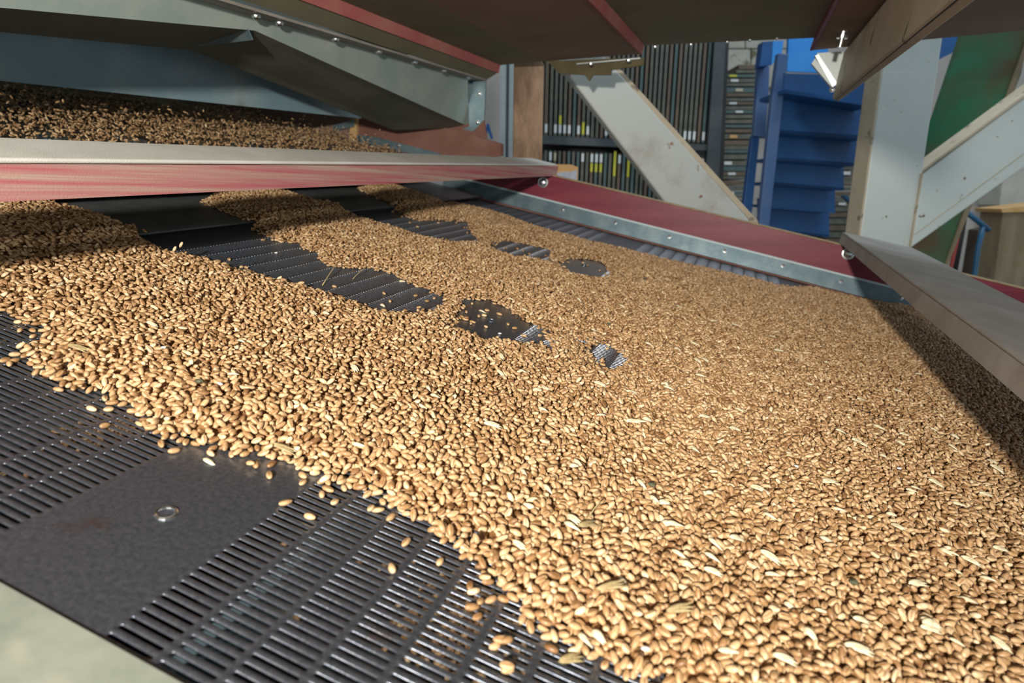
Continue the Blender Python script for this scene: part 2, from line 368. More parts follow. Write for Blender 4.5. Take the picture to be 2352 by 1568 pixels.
# feed section side panel beyond the left bar
fs = empty('feed_side_panel', SW(-.65, 1.305, .09)); tag(fs, 'dull brown maroon side panel above the far end of left bar', 'panel')
P = lambda x, y, b=1.298: onB(x, y, b)
sprism('board', [P(819, 262), P(1050, 300), P(1150, 330), P(1150, 358), P(1000, 372), P(819, 372)], (0, .018, 0), m_brownred, fs)
tfs = sprism('trim_strip', [P(817, 309, 1.292), P(860, 314, 1.292), P(1010, 352, 1.292), P(1010, 364, 1.292), P(817, 330, 1.292)], (0, .005, 0), m_zinc, fs)
for x, y in ((828, 318), (915, 334)):
    q = P(x, y, 1.292); screw(tfs, q, (0, -1, .1), .0035)
sprism('end_post', [P(806, 272, 1.290), P(820, 270, 1.290), P(818, 330, 1.290), P(800, 345, 1.290)], (0, .02, 0), m_orange, fs)
sprism('end_cap', [P(765, 288, 1.285), P(812, 275, 1.285), P(812, 292, 1.285), P(765, 300, 1.285)], (0, .01, 0), m_zinc, fs)
sprism('rubber_plug', [P(806, 322, 1.286), P(818, 318, 1.286), P(822, 338, 1.286), P(806, 342, 1.286)], (0, .01, 0), m_dark, fs)

# ------------------------------------------------------------------ baffle and inverted-V chute above the feed
bz = lambda x, y: onA(x, y, -.80)
q0, q1 = bz(830, 272), bz(-60, 179)
baf = sprism('baffle_plate', [q0, q1, (-.80, q1[1], .30), (-.80, 1.262, .30)], (-.003, 0, 0), m_baffle); tag(baf, 'blue grey sheet metal baffle hanging over the jumping wheat', 'baffle')
ch = empty('feed_chute', SW(-.60, .9, .2)); tag(ch, 'folded grey sheet metal chute with bolted flange, upper left', 'chute')
AF = -.575
fA = lambda x, y: onA(x, y, AF)
c1080, c590, c0 = fA(1080, 292), fA(585, 70), fA(-60, 12)
c0 = tuple(np.array(c590) + (np.array(c0) - np.array(c590)) * 1.9)
ft0, ft1 = fA(1072, 180), fA(560, 32)
dz = (ft1[2] - ft0[2]) / (ft1[1] - ft0[1])
tz = lambda b: ft0[2] + dz * (b - ft0[1])
sprism('front_plate', [(AF, ft0[1], tz(ft0[1])), c1080, c590, c0, (AF, c0[1], tz(c0[1]) + .03)], (-.002, 0, 0), m_sheet, ch)
AB = -.70
bA = lambda x, y: onA(x, y, AB)
b440 = bA(440, 115); b0 = tuple(np.array(b440) + (np.array(bA(-60, 68)) - np.array(b440)) * 1.9)
def quadplate(name, pts, m, parent, th=.002):
    P4 = [np.array(p, float) for p in pts]; n = np.cross(P4[1] - P4[0], P4[2] - P4[0]); n /= np.linalg.norm(n)
    if n[2] < 0: n = -n
    return sprism(name, P4, n * th, m, parent)
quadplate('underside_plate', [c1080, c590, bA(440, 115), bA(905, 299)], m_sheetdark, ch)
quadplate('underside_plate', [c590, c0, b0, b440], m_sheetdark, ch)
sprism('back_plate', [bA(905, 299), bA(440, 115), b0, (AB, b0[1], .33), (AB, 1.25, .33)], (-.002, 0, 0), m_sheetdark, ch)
b905 = bA(905, 299)
# pressed tab under the fold
quadplate('fold_tab', [fA(568, 66), fA(580, 92), bA(424, 110)], m_zinc, ch, .0015)
# flange and its screws
sprism('flange', [(AF - .001, 1.300, tz(1.300)), (AF + .030, 1.300, tz(1.300) + .004), (AF + .030, .30, tz(.30) + .004), (AF - .001, .30, tz(.30))], (0, 0, .003), m_greybar, ch)
for x, y in ((565, 33), (619, 49), (750, 86), (851, 114), (935, 138), (1003, 158), (1060, 176)):
    b = fA(x, y)[1]; screw(ch, (AF + .014, b, tz(b) + .001), (.1, 0, -1), .0048)
eb = empty('end_bracket', SW(-.56, 1.30, .19)); tag(eb, 'grey bracket plate with two screws at the chute end', 'bracket')
sprism('plate', [P(1074, 181), P(1116, 174), P(1112, 275), P(1086, 302), P(1062, 296), P(1078, 290)], (0, .004, 0), m_zinc, eb)
for x, y in ((1101, 215), (1097, 281)): screw(eb, P(x, y, 1.2975), (0, -1, 0), .0036)
gz = sprism('gusset', [P(1020, 296, 1.30), P(1112, 276, 1.30), P(1118, 318, 1.30)], (0, .004, 0), m_brownred); tag(gz, 'small brown triangular gusset under the grey end bracket', 'gusset')

# ------------------------------------------------------------------ overhead boards and ribs (level, running across)
oh = empty('overhead_deck', SW(-.1, 1.0, .36)); tag(oh, 'dark overhead deck of boards with red edged ribs', 'deck')
tl = math.radians(14.6)
def zc(a): return .253 + .0205 + (a + .524) * math.tan(tl)           # underside level at the ribs' roots
NB, FB = -.80, 1.300
def slab(name, a0, a1, z0, z1, th, m, b0=NB, b1=FB, par=oh): return sprism(name, [(a0, b0, z0), (a1, b0, z1), (a1, b1, z1), (a0, b1, z0)], (0, 0, th), m, par)
zb1, zt1 = .251, .265
# first board, left of rib one (dark strip between flange and the rib), then its red riser
sprism('board', [(AF + .028, NB, tz(1.3) + .0055), (-.525, NB, .2515), (-.525, FB, .2515), (AF + .028, FB, tz(1.3) + .0055)], (0, 0, .012), m_ceil, oh)
slab('board', -1.30, -.5760, .165 + .12, .262, .012, m_ceil, .2, 1.28)
slab('rib_face', -.526, -.5225, .251, .251, .030, m_rib)
slab('board', -.5225, -.432, .2665, .289, .012, m_ceil)
slab('board', -.432, -.252, .289, .332, .012, m_ceil2)
slab('rib_face', -.252, -.2475, .331, .331, .030, m_rib)
slab('board', -.2475, .034, .3475, .405, .012, m_ceil)
slab('rib_face', .034, .0385, .385, .385, .030, m_red)
slab('board', .0385, .60, .386, .534, .012, m_ceil2)
sprism('dark_backing', [(-1.26, .10, .0), (-1.26, 1.31, .0), (-1.26, 1.31, .26), (-1.26, .10, .26)], (-.01, 0, 0), m_ceil, ft)  # added dark backing so the view below the baffle stays dark
sprism('backing_side', [(-1.26, 1.300, .0), (-.835, 1.300, .0), (-.835, 1.300, .26), (-1.26, 1.300, .26)], (0, .01, 0), m_ceil2, ft)  # added side of that enclosure, cuts stray light over the tray
# light edge strip with two screws under the middle board
p0, p1 = onB(1324, 148, 1.292), onB(1470, 135, 1.292)
sprism('edge_strip', [p0, p1, (p1[0], 1.292, p1[2] + .0022), (p0[0], 1.292, p0[2] + .0022)], (0, .012, 0), m_alu, oh)
for x, y in ((1356, 152), (1442, 144), (1668, 102), (1585, 108), (1503, 113), (1720, 98), (1782, 94)):
    q = onB(x, y, 1.285); screw(oh, (q[0], q[1], q[2] + .004), (0, 0, -1), .0042 if x < 1480 else .0028, 'screw')
pl2 = sprism('tie_plate', [onB(1258, 140, 1.302), onB(1480, 132, 1.302), onB(1478, 150, 1.302), onB(1405, 160, 1.302), onB(1403, 172, 1.302), onB(1362, 172, 1.302), onB(1353, 186, 1.302), onB(1343, 172, 1.302), onB(1282, 168, 1.302)], (0, .006, 0), mat('olive_plate', (.085, .07, .03), (.13, .105, .05), .8, 0, 20), oh)
# hanging stud bolt
q = onB(1945, 62, 1.15)
hb = lathe('hanging_bolt', SW(q[0], q[1], q[2] - .028), S @ np.array([-.1, 0, 1.]), [(.0035, 0), (.0035, .012), (.008, .012), (.008, .017), (.0062, .017), (.0062, .024), (.0035, .024), (.0035, .09)], m_screw)
tag(hb, 'bright steel stud bolt hanging under the overhead deck', 'bolt')

# channel beam running across at the upper right
cb = empty('channel_beam', SW(.1, 1.0, .34)); tag(cb, 'dirty beige channel beam crossing the upper right corner', 'beam')
P3 = lambda x, y: np.array(onB(x, y, 1.30))
web0 = [P3(1938, 122), P3(1912, 226), P3(1919, 231), P3(1945, 124)]
sprism('web', web0, (0, -1.15, 0), m_beige, cb, .001)
sprism('lower_flange', [P3(1912, 226), P3(1926, 233), P3(1942, 220), P3(1936, 214)], (0, -1.15, 0), m_beige, cb, .001)
sprism('groove', [P3(1916, 227), P3(1918, 231), P3(1926, 224), P3(1923, 219)], (-.003, -1.15, .001), m_dark, cb)
sprism('upper_flange', [P3(1938, 122), P3(1942, 116), P3(2025, 104), P3(2023, 112)], (0, -1.15, 0), m_beige, cb)
ec = sprism('end_bracket', [onB(1876, 122, 1.304), onB(1937, 118, 1.304), onB(1933, 185, 1.304), onB(1921, 192, 1.304)], (0, .004, 0), m_white, cb)
sprism('bracket_leg', [onB(1872, 128, 1.30), onB(1880, 124, 1.30), onB(1924, 192, 1.30), onB(1912, 200, 1.30)], (0, .014, 0), m_alu, cb)
sprism('bracket_leg', [onB(1864, 146, 1.306), onB(1872, 134, 1.306), onB(1916, 194, 1.306), onB(1910, 200, 1.306)], (0, .016, 0), m_white, cb)
screw(cb, onB(1911, 206, 1.296), (-.3, -1, 0), .0035)

# ------------------------------------------------------------------ posts and braces behind the panel
wp = upright('wooden_post', [(1181, 120), (1236, 120), (1250, 150), (1245, 430), (1174, 430)], 1.42, .075, m_woodpost, bevel=.003, foot=(3, 4))
tag(wp, 'worn brown wooden post behind the left cross bar end', 'post')
db = empty('diagonal_brace', ATV(1480, 330, 1.55)); tag(db, 'wide white diagonal brace leaning down to the right, middle', 'brace')
upright('face', [(1262, 118), (1360, 100), (1420, 165), (1722, 505), (1715, 560), (1600, 560)], 1.52, .05, m_whitedirty, db, .004)
upright('side_lip', [(1360, 100), (1372, 104), (1432, 166), (1740, 506), (1752, 560), (1715, 560), (1722, 505), (1418, 166)], 1.523, .045, m_beige, db)
post = empty('steel_post', ATV(2060, 300, 1.52)); tag(post, 'white square steel post standing behind the right bar', 'post')
upright('front_face', [(2038, 60), (2172, 50), (2088, 640), (1970, 610)], 1.52, .06, m_white, post, .005, foot=(2, 3))
upright('side_strip', [(2036, 60), (2040, 60), (1972, 610), (1966, 605)], 1.5195, .062, m_beige, post, foot=(2, 3))
br = empty('steel_brace', ATV(2220, 400, 1.58)); tag(br, 'white steel brace rising to the right from the post foot', 'brace')
upright('face', [(2092, 570), (2118, 400), (2620, 28), (2620, 210), (2352, 385)], 1.56, .06, m_white, br, .004)
upright('weld_seam', [(2090, 566), (2117, 398), (2121, 398), (2094, 566)], 1.515, .05, m_beige, br)
upright('pressed_line', [(2098, 540), (2352, 352), (2352, 354), (2098, 542)], 1.5585, .004, m_beige, br)
upright('top_lip', [(2116, 398), (2118, 388), (2352, 216), (2620, 16), (2620, 30)], 1.555, .06, m_beige, br, .002)
# flat rail behind, at the foot
# green sheet
gs = upright('green_panel', [(2232, 20), (2375, 20), (2345, 170), (2172, 610), (2060, 640), (2096, 560), (2128, 330)], 1.85, .02, m_green); tag(gs, 'worn green sheet leaning behind the white steel post', 'sheet')
gsl = upright('sheet_edge', [(2370, 60), (2377, 62), (2290, 330), (2176, 612), (2170, 610)], 1.845, .03, m_plank)
gsl.parent = gs; gsl.matrix_parent_inverse = gs.matrix_world.inverted()
bp_ = upright('blue_duct', [(2160, 30), (2250, 20), (2200, 115), (2150, 140)], 2.3, .3, m_blue); tag(bp_, 'dark blue duct corner between the post and green sheet', 'duct')

# ------------------------------------------------------------------ things on the right of the hall
wl = upright('plank_stack', [(2305, 482), (2420, 470), (2420, 760), (2308, 740)], 2.6, .13, m_plank, None, .004, foot=(2, 3)); tag(wl, 'brown plank box standing at the right edge', 'box')
c_ = upright('top_board', [(2300, 480), (2420, 466), (2420, 484), (2302, 488)], 2.59, .15, m_orange, wl)
rp = upright('pale_cabinet', [(2305, 400), (2420, 360), (2420, 476), (2302, 486), (2296, 470)], 2.9, .14, m_block, None, .004); tag(rp, 'pale box resting above the brown plank box', 'box')
tw = upright('leaning_door', [(2230, 420), (2300, 395), (2288, 700), (2180, 690)], 3.1, .04, m_wall, None, .003, foot=(2, 3)); tag(tw, 'pale pinkish board leaning against the far right wall', 'board')
dk = upright('dark_cabinet', [(2262, 530), (2305, 520), (2310, 720), (2240, 720)], 2.75, .1, foot=(2, 3), m=mat('cabinet_brown', (.07, .045, .03), (.10, .07, .05), .7, 0, 6)); tag(dk, 'dark brown cabinet side left of the brown plank box', 'cabinet')
tr_ = empty('hand_trolley', ATV(2240, 520, 2.2)); tag(tr_, 'blue tube trolley handle beyond the right cross bar', 'trolley')
tube('handle', [ATV(2208, 478, 2.2), ATV(2272, 528, 2.2)], .0085, m_bluepipe, tr_)
tube('upright_tube', [ATV(2258, 520, 2.2), ATV(2246, 570, 2.2), ATV(2232, 680, 2.2), ATV(2232, 680, 2.2) * np.array([1, 1, 0])], .0085, m_bluepipe, tr_)
tube('upright_tube', [ATV(2220, 460, 2.22), ATV(2208, 540, 2.22), ATV(2186, 660, 2.22)], .009, m_dark, tr_)
rpz = tube('red_pole', [ATV(2206, 515, 2.15), ATV(2176, 650, 2.15), ATV(2160, 720, 2.15) * np.array([1, 1, 0])], .006, m_redpipe); tag(rpz, 'thin red pole beside the green sheet', 'pole')

# ------------------------------------------------------------------ far wall blocks, profile, blue items at left of the rack
wb = upright('pale_wall_sheet', [(1116, 120), (1160, 120), (1156, 400), (1112, 400)], 3.3, .03, m_wall, foot=(2, 3)); tag(wb, 'pale sheet behind the grey end bracket', 'sheet')
for (x0, x1, m, lab) in ((1150, 1163, m_alu, 'light aluminium profile left of the wooden post'), (1163, 1170, m_rack, 'dark upright profile left of the wooden post'), (1171, 1180, m_alu, 'thin pale profile touching the wooden post')):
    tag(upright('profile_post', [(x0, 120), (x1, 120), (x1 - 3, 420), (x0 - 3, 420)], 3.1 if x0 == 1150 else 3.15, .04, m, foot=(2, 3)), lab, 'profile')
bl = upright('blue_trestle', [(1118, 284), (1123, 284), (1133, 318), (1127, 319), (1120, 300), (1114, 318), (1110, 316)], 3.0, .02, m_blue); tag(bl, 'small dark blue trestle foot by the end bracket', 'trestle')
for i, (x0, y0, x1, y1) in enumerate(((1672, 86, 1712, 112), (1713, 86, 1752, 112), (1668, 113, 1724, 172), (1726, 113, 1752, 172), (1776, 86, 1790, 118), (1792, 92, 1806, 116))):
    pass
bw = empty('stacked_blocks', ATV(1710, 130, 4.5)); tag(bw, 'pale block wall corner above the flat frame stack', 'blocks')
for (x0, y0, x1, y1) in ((1640, 60, 1711, 111), (1713, 60, 1830, 111), (1640, 113, 1724, 200), (1726, 113, 1830, 200)):
    upright('block', [(x0, y0), (x1, y0), (x1, y1), (x0, y1)], 4.5, .2, m_block, bw, .006)
cbx = empty('cardboard_box', ATV(1300, 400, 1.75)); tag(cbx, 'small tan and white box behind the left bar end', 'box')
upright('carton', [(1262, 377), (1312, 378), (1328, 384), (1326, 440), (1262, 440)], 1.75, .05, m_orange, cbx, .001)
upright('printed_label', [(1280, 396), (1312, 394), (1325, 390), (1324, 440), (1280, 440)], 1.748, .002, m_print, cbx)

# ------------------------------------------------------------------ rack with upright sieve frames
DR = 3.2
rk = empty('frame_rack', ATV(1450, 330, DR)); tag(rk, 'dark steel rack holding upright sieve frames', 'rack')
upright('shelf_rail', [(1240, 310), (1650, 333), (1650, 347), (1240, 330)], DR - .012, .03, m_rack, rk)
upright('rack_upright', [(1644, 60), (1668, 60), (1650, 440), (1632, 600), (1618, 600)], DR - .03, .05, m_rack, rk, foot=(3, 4))
upright('rack_upright', [(1668, 60), (1676, 60), (1660, 440), (1640, 600), (1630, 600)], DR + .02, .03, m_dark, rk)
upright('rack_back', [(1225, 40), (1670, 40), (1640, 620), (1225, 620)], DR + .36, .01, m_dark, rk)
def frame_proto(kind, m):
    """one sieve frame standing on edge: origin at its foot front edge; x = rh, y = fh"""
    r = bpy.data.objects.new('spare_sieve', None)
    wdt = .0062
    def bx(name, x0, x1, y0, y1, z0, z1, mm, par):
        me = bpy.data.meshes.new(name); vv = [(x, y, z) for z in (z0, z1) for x, y in ((x0, y0), (x1, y0), (x1, y1), (x0, y1))]
        me.from_pydata(vv, [], [(3, 2, 1, 0), (4, 5, 6, 7), (0, 1, 5, 4), (1, 2, 6, 5), (2, 3, 7, 6), (3, 0, 4, 7)]); me.materials.append(mm)
        o = bpy.data.objects.new(name, me); o.parent = par; return o
    parts = [bx('front_stile', -wdt, wdt, 0, .03, 0, .52, m, r), bx('mesh_panel', -wdt * .3, wdt * .3, .03, .31, .01, .51, m_dark, r), bx('back_stile', -wdt, wdt, .31, .34, 0, .52, m, r)]
    return r, parts, bx
FRZ = math.atan2(rh[1], rh[0])
protos = {}
def get_proto(kind, mi, row):
    key = (kind, mi, row)
    if key in protos: return protos[key]
    m = (m_frame, m_frame2, m_frame3)[mi]
    r, parts, bx = frame_proto(kind, m)
    z0 = .012 if row == 0 else .475
    if kind == 'white': parts.append(bx('tag', -.0058, .0058, -.001, .001, z0 + .0, z0 + .038, m_tagw, r))
    if kind == 'yellow': parts.append(bx('tag', -.0055, .0055, -.001, .001, z0 - (0 if row == 0 else .06), z0 + .055, m_tagy, r))
    if kind == 'both':
        parts.append(bx('tag', -.0058, .0058, -.001, .001, z0, z0 + .038, m_tagw, r)); 
        z1 = z0 + .04 if row == 0 else z0 - .045
        parts.append(bx('tag', -.0055, .0055, -.001, .001, z1, z1 + .04, m_tagy, r))
    if kind == 'cream': parts.append(bx('tag', -.0055, .0055, -.001, .001, z0, z0 + .036, m_tagt, r))
    protos[key] = (r, parts); return protos[key]
CN = ('grey', 'brown', 'bluish')
def put_frame(x, y, row, kind, mi, side):
    r, parts = get_proto(kind, mi, row)
    c = r.copy(); C.objects.link(c); p = ATV(x, y, DR)
    c.location = tuple(p); c.rotation_euler = (0, 0, FRZ)
    for q in parts:
        k = q.copy(); C.objects.link(k); k.parent = c
    rowt = 'upper' if row == 0 else 'lower'
    kt = {'none': 'no tag', 'white': 'white tag', 'yellow': 'yellow tag', 'both': 'white and yellow tags', 'cream': 'cream tag'}[kind]
    tag(c, '%s sieve on edge, %s rack row, %s, %s the brace' % (CN[mi], rowt, kt, side), 'sieve', '%s sieve frames with %s in the %s rack row, %s the brace' % (CN[mi], kt, rowt, side))
xs = np.arange(1254, 1640, 10.6)
up_kind = {0: 'white', 2: 'white', 3: 'both', 4: 'white', 5: 'white', 7: 'white', 8: 'yellow', 9: 'white', 13: 'both', 14: 'both', 15: 'yellow', 27: 'white', 28: 'white', 30: 'white', 31: 'white', 32: 'white', 34: 'white', 35: 'white'}
lo_kind = {1: 'white', 2: 'cream', 8: 'white', 10: 'both', 11: 'both', 12: 'both', 15: 'yellow', 16: 'white', 18: 'yellow', 33: 'white', 34: 'white', 35: 'cream'}
for i, x in enumerate(xs):
    mi = [0, 0, 1, 0, 2, 0, 1][(i * 5 + 2) % 7]
    side = 'left of' if x < 1400 else 'right of'
    put_frame(x, 310 + (x - 1250) * .05, 0, up_kind.get(i, 'none'), mi, side)
    if x > 1624: continue
    yl = 345 + (x - 1250) * .045
    p = ATV(x, yl, DR); p2 = p - np.array([0, 0, .52])
    # foot of the lower frame: 0.52 m under its top
    d = p2 - CAM; cc = CW @ d; xx, yy = CX + F * cc[0] / cc[2], CY + F * cc[1] / cc[2]
    side = 'left of' if x < 1480 else 'right of'
    put_frame(xx, yy, 1, lo_kind.get(i, 'none'), [0, 2, 1, 0, 0, 2][(i * 5) % 6], side)

# flat frames stacked beside the rack
DS = 3.5
def flat_frame(x0, x1, y, h, dx, m, tagm, label, group, D=DS):
    r = empty('flat_spare_sieve', ATV((x0 + x1) / 2, y, D)); tag(r, label, 'sieve', group)
    upright('edge', [(x0 + dx, y - h * .46), (x1 + dx, y - h * .46), (x1 + dx, y + h * .46), (x0 + dx, y + h * .46)], D, .45, m, r)
    if tagm is not None:
        tx = x0 + dx + (x1 - x0) * random.choice((.12, .2, .35))
        upright('tag', [(tx, y - h * .3), (tx + 17, y - h * .3), (tx + 17, y + h * .3), (tx, y + h * .3)], D - .004, .004, tagm, r)
y = 148.0; k = 0
seq = [m_frame2, m_frame, m_frame3, m_frame, m_frame, m_frame3, m_frame2, m_frame]
while y < 545:
    h = random.choice((7.5, 9, 11, 12))
    mm = seq[k % 8]; tg = {2: m_tagy, 3: m_tagw, 5: m_tagt, 8: m_tagw, 10: m_tagw, 15: m_orange, 20: m_tagw, 22: m_tagw, 26: m_tagw, 28: m_tagy}.get(k)
    sh = -((y - 150) * .055) + random.uniform(-3, 3)
    x0 = 1694 if k < 2 else 1668
    tn = {None: 'no tag', m_tagy: 'a yellow tag', m_tagw: 'a white tag', m_tagt: 'a cream tag', m_orange: 'an orange tag'}[tg]
    zone = 'top' if k < 3 else ('upper half' if y < 330 else 'lower half')
    cn = {m_frame: 'grey', m_frame2: 'brown', m_frame3: 'bluish'}[mm]
    flat_frame(x0, 1745 if k > 1 else 1742, y + h / 2, h, sh, mm, tg, '%s sieve frame lying flat in the %s of the tall stack, %s' % (cn, zone, tn), '%s flat sieve frames with %s, %s of the tall stack' % (cn, tn, zone))
    y += h + random.choice((.6, 1.2, 2.5)); k += 1
y = 350.0; k = 0
while y < 560:
    h = random.choice((9, 12, 14)); tg = {3: m_tagw, 4: m_tagw, 6: m_tagy, 9: m_tagw}.get(k)
    tn = {None: 'no tag', m_tagy: 'a yellow tag', m_tagw: 'a white tag'}[tg]
    mm = (m_frame, m_frame2)[k % 2]
    flat_frame(1905, 1990, y + h / 2, h, -(y - 350) * .05 + random.uniform(-4, 4), mm, tg, '%s sieve frame lying flat between stairs and steel post, %s' % ('grey' if k % 2 == 0 else 'brown', tn), '%s flat frames right of the stairs, %s' % ('grey' if k % 2 == 0 else 'brown', tn), 3.6)
    y += h + 1.5; k += 1

# ------------------------------------------------------------------ blue stairs
st = empty('blue_stairs', ATV(1850, 350, 2.5)); tag(st, 'blue steel stairs between the flat frames and steel post', 'stairs')
upright('stringer', [(1788, 122), (1812, 124), (1800, 215), (1757, 560), (1733, 560), (1775, 215)], 2.35, .03, m_bluegrey, st, .002, foot=(3, 4))
upright('stringer', [(1740, 150), (1768, 152), (1766, 210), (1758, 315), (1732, 312), (1742, 155)], 2.55, .03, m_bluegrey, st, .002)
upright('stringer', [(1728, 312), (1745, 315), (1722, 540), (1700, 540)], 2.6, .03, m_blue, st, .002)
upright('stringer', [(1752, 96), (1776, 94), (1768, 150), (1745, 152)], 2.5, .05, m_blue, st)
upright('side_plate', [(1776, 94), (1800, 93), (1796, 122), (1772, 150)], 2.7, .02, m_ltblue, st)
upright('landing_panel', [(1812, 80), (1900, 76), (1905, 168), (1808, 164)], 2.75, .02, m_ltblue, st)
edges_ = [(1800, 214, 2004, 245, 168, 175, 2.30), (1792, 306, 1994, 320, 190, 215, 2.42), (1780, 368, 1968, 382, 280, 295, 2.54), (1768, 424, 1938, 438, 345, 360, 2.66), (1755, 477, 1918, 490, 400, 415, 2.78), (1740, 530, 1905, 545, 455, 468, 2.90)]
for i, (x0, y0, x1, y1, t0, t1, D) in enumerate(edges_):
    upright('riser', [(x0, y0), (x1, y1), (x1, t1), (x0, t0)], D, .006, m_blue, st)
    a = [ATV(x0, y0, D), ATV(x1, y1, D)]
    prism('tread', [a[0], a[1], a[1] + np.array([0, 0, .012]), a[0] + np.array([0, 0, .012])], fh * .22, m_blue, st)
bd = upright('blue_channel', [(1938, 450), (1945, 448), (1978, 475), (1976, 486)], 2.5, .03, m_bluepipe); tag(bd, 'small dark blue bar between the stairs and steel post', 'bar')

# ------------------------------------------------------------------ wheat: kernel shapes
def kernel(nr, ns, ventral=False):
    """unit kernel, long axis x (-1..1), width y, height z; returns verts, quads, tip factor, crease factor"""
    vs_, tip, cr = [], [], []
    us = [math.cos(PI * (i + .5) / nr) for i in range(nr)]
    us = [math.copysign(abs(u) ** .92, u) for u in us]
    for u in us:
        r = (1 - u * u) ** .5 if abs(u) < 1 else 0
        r = r ** .82 * (1 + .10 * u - .06 * u * u)       # fuller towards the germ end
        for k in range(ns):
            th = 2 * PI * k / ns
            y, z = math.cos(th) * r, math.sin(th) * r
            g = 0
            if ns >= 8:
                dth = abs((th - (PI / 2 if ventral else 3 * PI / 2) + PI) % (2 * PI) - PI)
                g = max(0, 1 - dth / (.75 if ns < 12 else .5)) * max(0, 1 - abs(u) ** 4)
                z *= (1 - .30 * g)
            vs_.append((u, y, z)); tip.append(max(0, (abs(u) - .86) / .14) * (.8 if u > 0 else .35)); cr.append(g * .75 if ventral else g * .3)
    n = len(vs_)
    vs_ += [(1.0, 0, .0), (-1.0, 0, -.06)]; tip += [.9, .2]; cr += [0, .3]
    f = []
    for i in range(nr - 1):
        for k in range(ns):
            a, b = i * ns + k, i * ns + (k + 1) % ns; f.append((a, b, b + ns, a + ns))
    for k in range(0, ns, 2):
        a, b, c = k, (k + 1) % ns, (k + 2) % ns
        f.append((n, c, b, a)); o_ = (nr - 1) * ns; f.append((n + 1, o_ + a, o_ + b, o_ + c))
    return np.array(vs_), np.array(f), np.array(tip), np.array(cr)
LOD = [[kernel(11, 16, v) for v in (False, True)], [kernel(7, 8, v) for v in (False, True)], [kernel(4, 6, v) for v in (False, True)]]
def rotmats(yaw, pitch, roll):
    cy, sy, cp, s_, cr, sr = np.cos(yaw), np.sin(yaw), np.cos(pitch), np.sin(pitch), np.cos(roll), np.sin(roll)
    Rm = np.empty((len(yaw), 3, 3))
    # x axis: pitched up and yawed
    Rm[:, 0, 0] = cy * cp; Rm[:, 1, 0] = sy * cp; Rm[:, 2, 0] = s_
    y0 = np.stack([-sy, cy, np.zeros_like(cy)], 1); z0 = np.stack([-cy * s_, -sy * s_, cp], 1)
    Rm[:, :, 1] = y0 * cr[:, None] + z0 * sr[:, None]; Rm[:, :, 2] = -y0 * sr[:, None] + z0 * cr[:, None]
    return Rm
def bake_grains(G, lod):
    """G: rows of x y z yaw pitch roll L W T tint ventral ; world-frame-free (sieve frame) mesh arrays"""
    VV, FF, AA = [], [], []; off = 0
    for v in (0, 1):
        g = G[G[:, 10] == v]
        if not len(g): continue
        kv, kf, kt, kc = LOD[lod][v]
        Rm = rotmats(g[:, 3], g[:, 4], g[:, 5]); sc_ = g[:, 6:9] / 2
        P_ = kv[None] * sc_[:, None, :]
        W_ = np.einsum('nij,nkj->nki', Rm, P_) + g[:, None, :3]
        VV.append(W_.reshape(-1, 3)); FF.append((kf[None] + (off + np.arange(len(g)) * len(kv))[:, None, None]).reshape(-1, 4)); off += len(g) * len(kv)
        A_ = np.ones((len(g), len(kv), 4)); A_[:, :, 0] = g[:, 9][:, None]; A_[:, :, 1] = kt[None] * (.25 + .75 * g[:, 9][:, None]); A_[:, :, 2] = kc[None]
        AA.append(A_.reshape(-1, 4))
    return np.concatenate(VV), np.concatenate(FF), np.concatenate(AA)

# ------------------------------------------------------------------ wheat: where it lies (outlines on the sieve plane)
def poly(px, n=.004): return np.array([onN(x, y, n)[:2] for x, y in px])
COVER = [poly([(-90, 600), (-90, 700), (30, 703), (60, 730), (95, 760), (70, 790), (85, 825), (130, 855), (190, 878), (270, 905), (330, 958), (380, 998), (450, 1012), (560, 1022), (640, 1045),
               (700, 1065), (760, 1095), (840, 1125), (930, 1175), (1010, 1200), (1080, 1245), (1120, 1300), (1170, 1370), (1200, 1415), (1290, 1455), (1400, 1510), (1490, 1570), (1600, 1700), (2600, 2300), (3600, 2400), (3600, 1600),
               (2700, 1200), (2560, 1010), (2330, 830), (2140, 722), (2070, 700), (1980, 690), (1900, 668), (1850, 660), (1780, 657), (1700, 636), (1600, 612), (1540, 601), (1430, 574), (1340, 552), (1250, 528), (1190, 506),
               (1130, 485), (1080, 475), (1020, 470), (960, 485), (1010, 500), (1075, 505), (1085, 535), (1110, 553), (1030, 555), (980, 547), (920, 524), (860, 512), (780, 498), (700, 510), (645, 522), (660, 545), (730, 575), (760, 605), (850, 612), (910, 625), (960, 648), (1010, 672),
               (1040, 695), (1000, 716), (930, 716), (860, 712), (800, 690), (720, 664), (620, 640), (540, 613), (470, 592), (410, 580), (340, 562), (250, 520), (100, 480), (60, 455), (-90, 450)]),
         poly([(640, 530), (470, 460), (500, 440), (640, 436), (760, 470), (870, 505), (800, 520), (700, 530)], .012),
         poly([(1020, 490), (960, 490), (820, 430), (850, 415), (920, 430), (1010, 460), (1080, 480)], .012)]
HOLES = [poly([(1035, 722), (1068, 682), (1135, 682), (1210, 728), (1270, 765), (1262, 795), (1190, 785), (1120, 778), (1050, 755)]),
         poly([(1280, 606), (1308, 586), (1375, 594), (1405, 615), (1395, 640), (1325, 632)]),
         poly([(1110, 562), (1160, 545), (1272, 570), (1276, 600), (1180, 590)]),
         poly([(1340, 790), (1385, 778), (1445, 808), (1450, 838), (1375, 845)]),
         poly([(1295, 776), (1370, 766), (1345, 792)]),
         poly([(1955, 925), (1985, 930), (2010, 950), (1990, 955)])]
